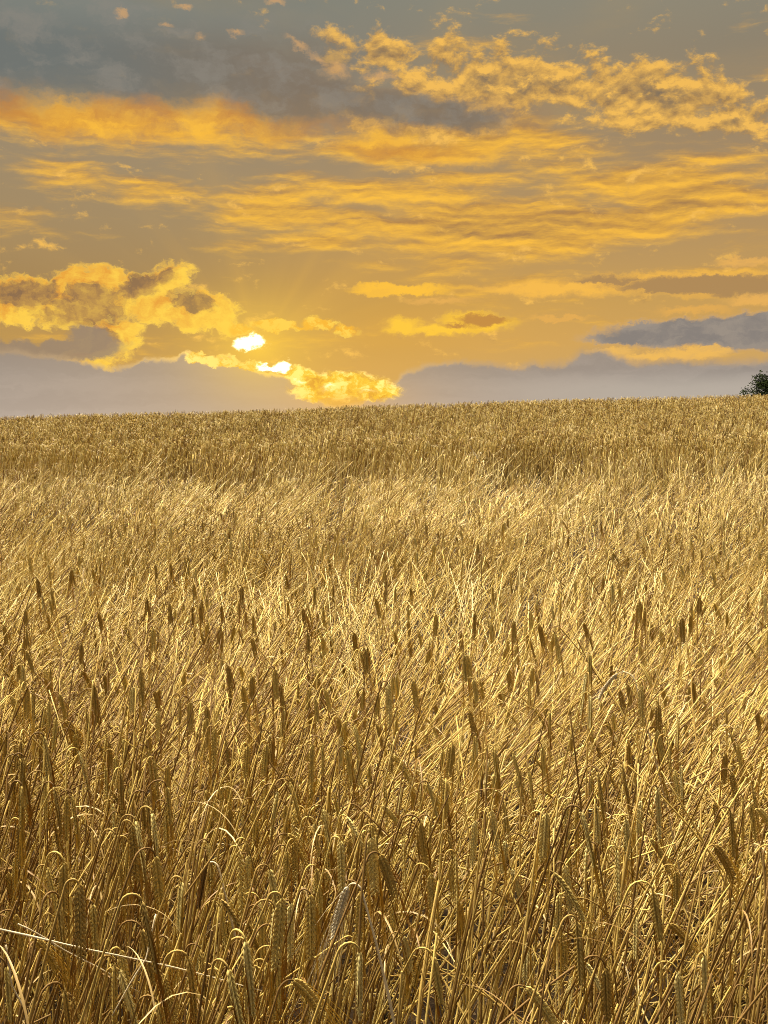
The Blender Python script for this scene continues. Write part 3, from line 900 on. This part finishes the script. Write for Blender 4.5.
def hero(px, py, az, label, mats=None, seed=1, group=None, dist=None, **kw):
    rnd = random.Random(seed)
    mats = dict(stem=M_STEM, ear=M_EAR, awns=M_AWN, leaf=M_LEAF, **(mats or {})) if not mats else {**dict(stem=M_STEM, ear=M_EAR, awns=M_AWN, leaf=M_LEAF), **mats}
    s = make_stalk(rnd, **kw)
    R = Matrix.Rotation(az, 3, 'Z')
    apex = max(s['path'], key=lambda p: p.z); off = R @ apex
    if dist is None:
        lo, hi = .5, 8.0
        for _ in range(50):
            m = (lo + hi) / 2; w = on_ray(px, py, m)
            if w.z - float(land(w.x, w.y)) > apex.z: lo = m
            else: hi = m
        dist = (lo + hi) / 2
    w = on_ray(px, py, dist)
    root = link('barley_stalk', None); root.empty_display_size = .05
    x, y = w.x - off.x, w.y - off.y
    root.location = (x, y, float(land(x, y)) - .01); root.rotation_euler.z = az
    root.scale = ((w.z - float(land(x, y)) + .01) / apex.z,) * 3
    tag(root, label, 'barley stalk', group)
    for b in s['blades']: link('leaf_blade', b.mesh('barley_leaf', [mats['leaf']]), root)
    for nm, k in (('stem', 'stem'), ('ear', 'ear')):
        if not s[k].v: continue
        o = link(nm, s[k].mesh('barley_' + nm, [mats[k]]), root)
        if nm == 'ear' and s['awns'].v: link('awns', s['awns'].mesh('barley_awns', [mats['awns']]), o)
    return root


def fallen_straw(label, pts, r=.0016, mat=None):
    p = [on_ray(*q) for q in pts]
    c = sum(p, Vector()) / len(p)
    n = 12; q = []
    for i in range(n + 1):
        u = i / n * (len(p) - 1); k = min(int(u), len(p) - 2)
        q.append(p[k].lerp(p[k + 1], u - k) - c + Vector((0, 0, .0012 * math.sin(i * .9))))
    rad = [r * .62 * (1 - .35 * i / n) * (1.35 if i in (3, 8) else 1) for i in range(n + 1)]
    mb = MB(); mb.tube(q, rad, 7)
    o = link('fallen_straw', mb.mesh('fallen_straw', [mat or M_PALE])); o.location = c
    tag(o, label, 'straw')


def build_heroes():
    E = dict(ear=.095, leaves=0)
    pale = dict(stem=M_PALE, ear=M_PALE_EAR, awns=M_PALE)
    hero(625, 672, 2.6, 'bleached white barley ear curled over like a hook among the flattened stalks', pale, seed=3, length=.80, th0=.1, th1=.3, crook_r=.025, end=2.3, ear=.075, awn=.05, leaves=0)
    hero(356, 884, 2.7, 'bleached barley ear with long pale awns fanned out at the field edge', pale, seed=4, length=.76, th0=.05, th1=.3, crook_r=.010, end=2.75, ear=.075, awn=.13, spread=.22, leaves=0)
    hero(234, 846, .2, 'barley stalk with an extra long golden ear beside the dark-eared bleached stalk', None, seed=6, length=.70, th0=.02, th1=.15, crook_r=.007, end=3.1, ear=.115, awn=.04, leaves=0)
    hero(213, 862, 2.9, 'barley stalk with a bleached bent neck and one short dark ear', dict(stem=M_PALE, ear=M_DARK), seed=7, length=.68, th0=.05, th1=.25, crook_r=.010, end=2.9, ear=.065, awn=.05, leaves=0)
    hero(612, 815, .25, 'thin bare straw arching over to the right in a wide hoop, upper of two', None, seed=8, bare=True, length=.74, th0=.35, th1=.75, crook_r=.055, end=2.9, leaves=0)
    hero(568, 897, .15, 'thin bare straw arching over to the right in a wide hoop, lower of two', None, seed=9, bare=True, length=.66, th0=.25, th1=.7, crook_r=.075, end=2.55, leaves=0)
    hero(629, 752, .3, 'weathered dark brown barley ear standing out above flattened straw, right of centre', dict(ear=M_DARK), seed=10, length=.62, th0=.05, th1=.2, crook_r=.008, end=3.12, awn=.05, **E)
    hero(478, 760, .5, 'weathered dark brown barley ear hanging just right of the field centre', dict(ear=M_DARK), seed=11, length=.62, th0=.05, th1=.25, crook_r=.008, end=3.12, ear=.075, awn=.06, leaves=0)
    for k, (px, py, az) in enumerate(((562, 797, .3), (592, 842, 2.8), (612, 846, .2), (739, 794, .4), (398, 832, .2), (300, 806, 2.9), (108, 800, .4), (20, 770, .3), (380, 770, .5), (160, 800, .2), (450, 850, .3))):
        hero(px, py, az, 'tall barley stalk with a plump hanging ear at the field edge', None, seed=20 + k, group='tall barley stalks with plump hanging ears',
             length=.68, th0=.02, th1=.2, crook_r=.008, end=3.1, ear=.085 + .01 * (k % 3), awn=.05, leaves=0)
    hero(474, 446, 3.3, 'pale broken stalk leaning left above the dark hollow in the middle distance', dict(stem=M_PALE, leaf=M_PALE), seed=40, dist=15.8, bare=True, length=1.0, th0=.5, th1=.6, crook_r=.01, end=.9, leaves=2, wide=3.0)
    fallen_straw('long bleached straw lying aslant across the stalks at the lower left corner', [(-60, 918, 1.19), (120, 955, 1.23), (262, 990, 1.31)], .0017)
    fallen_straw('short bleached straw crossing under the long one at lower left', [(18, 924, 1.24), (75, 955, 1.28), (140, 992, 1.33)], .0014)
    fallen_straw('broken bleached straw leaning upright at lower left, crossing the long fallen straw', [(156, 914, 1.26), (146, 958, 1.24), (112, 1015, 1.22)], .0017)
    fallen_straw('bleached straw tip bent at the bottom left corner of the field edge', [(6, 945, 1.18), (12, 985, 1.18), (34, 1030, 1.18)], .0015)
    for k, (px, h, lean) in enumerate(((175, .30, .15), (322, .22, -.3), (395, .18, .3), (90, .16, -.2), (470, .2, .2), (520, .14, -.15), (610, .18, .3), (655, .15, .1))):
        d = 38.0 + (k * 37 % 5) * .7
        x = (px - 384) / FPX * d
        mb = MB(); z0 = .62
        b = [Vector((0, 0, 0)), Vector((.01, 0, z0)), Vector((lean * .1, 0, z0 + .22 + h * .5)), Vector((lean * .35, 0, z0 + .22 + h))]
        mb.tube(b, [.004, .004, .004, .003], 4)
        st = link('wild_grass_stalk', None); st.location = (x, d, float(land(x, d)))
        tag(st, 'thin wild grass stalk rising above the barley on the skyline', 'wild grass', 'wild grass stalks on the skyline')
        link('stem', mb.mesh('grass_stem', [M_DARK]), st)
        sp = MB()
        for j in range(7):
            c = b[2].lerp(b[3], j / 6); u = Vector((math.cos(j * 2.4) * .5, math.sin(j * 2.4) * .5, 1)).normalized()
            a = u.orthogonal().normalized(); sp.grain(c + u * .02, u, a, u.cross(a), .05, .011, .011)
        link('seed_head', sp.mesh('seed_head', [M_DARK]), st)


def build_litter():
    rnd = random.Random(9)
    c = bpy.data.collections.new('litter_forms')
    for k in range(8):
        mb = MB(); L = rnd.uniform(.08, .28); q = [Vector((-L / 2, 0, 0))]; a = 0
        for i in range(5):
            a += rnd.uniform(-.18, .18); q.append(q[-1] + Vector((math.cos(a), math.sin(a), rnd.uniform(-.03, .03))) * (L / 5))
        mb.tube(q, [.0018, .0019, .0017, .0016, .0015, .0012], 5)
        c.objects.link(bpy.data.objects.new('litter_form.%03d' % k, mb.mesh('litter_form', [M_STEM])))
    n = 2400
    y = rng.uniform(.8, 3.4, n); x = rng.uniform(-1.7, 1.7, n)
    pos = np.stack([x, y, land(x, y) + rng.uniform(.0, .10, n) ** 1.3], -1)
    rot = np.stack([rng.normal(0, .1, n), rng.normal(0, .18, n), rng.uniform(0, 6.28, n)], -1)
    me = bpy.data.meshes.new('straw_litter'); me.from_pydata(pos.tolist(), [], [])
    for nm, ty, arr in (('turn', 'FLOAT_VECTOR', rot), ('size', 'FLOAT', rng.uniform(.7, 1.3, n)), ('form', 'INT', rng.integers(0, 8, n))):
        at = me.attributes.new(nm, ty, 'POINT')
        at.data.foreach_set('vector' if ty == 'FLOAT_VECTOR' else 'value', np.ascontiguousarray(arr, dtype=np.int32 if ty == 'INT' else np.float32).ravel())
    o = link('straw_litter', me)
    tag(o, 'broken straw littering the dark soil between the barley stems', 'straw litter', kind='stuff')
    scatter_nodes(o, c)
N_SINGLE = 286
SUN_POWER, SUN_SOFT = 2.0, 3.0
build_world()
build_sun()
build_ground()
build_forms()
build_field()
build_tree(50.6, 140.0)
build_heroes()
build_litter()
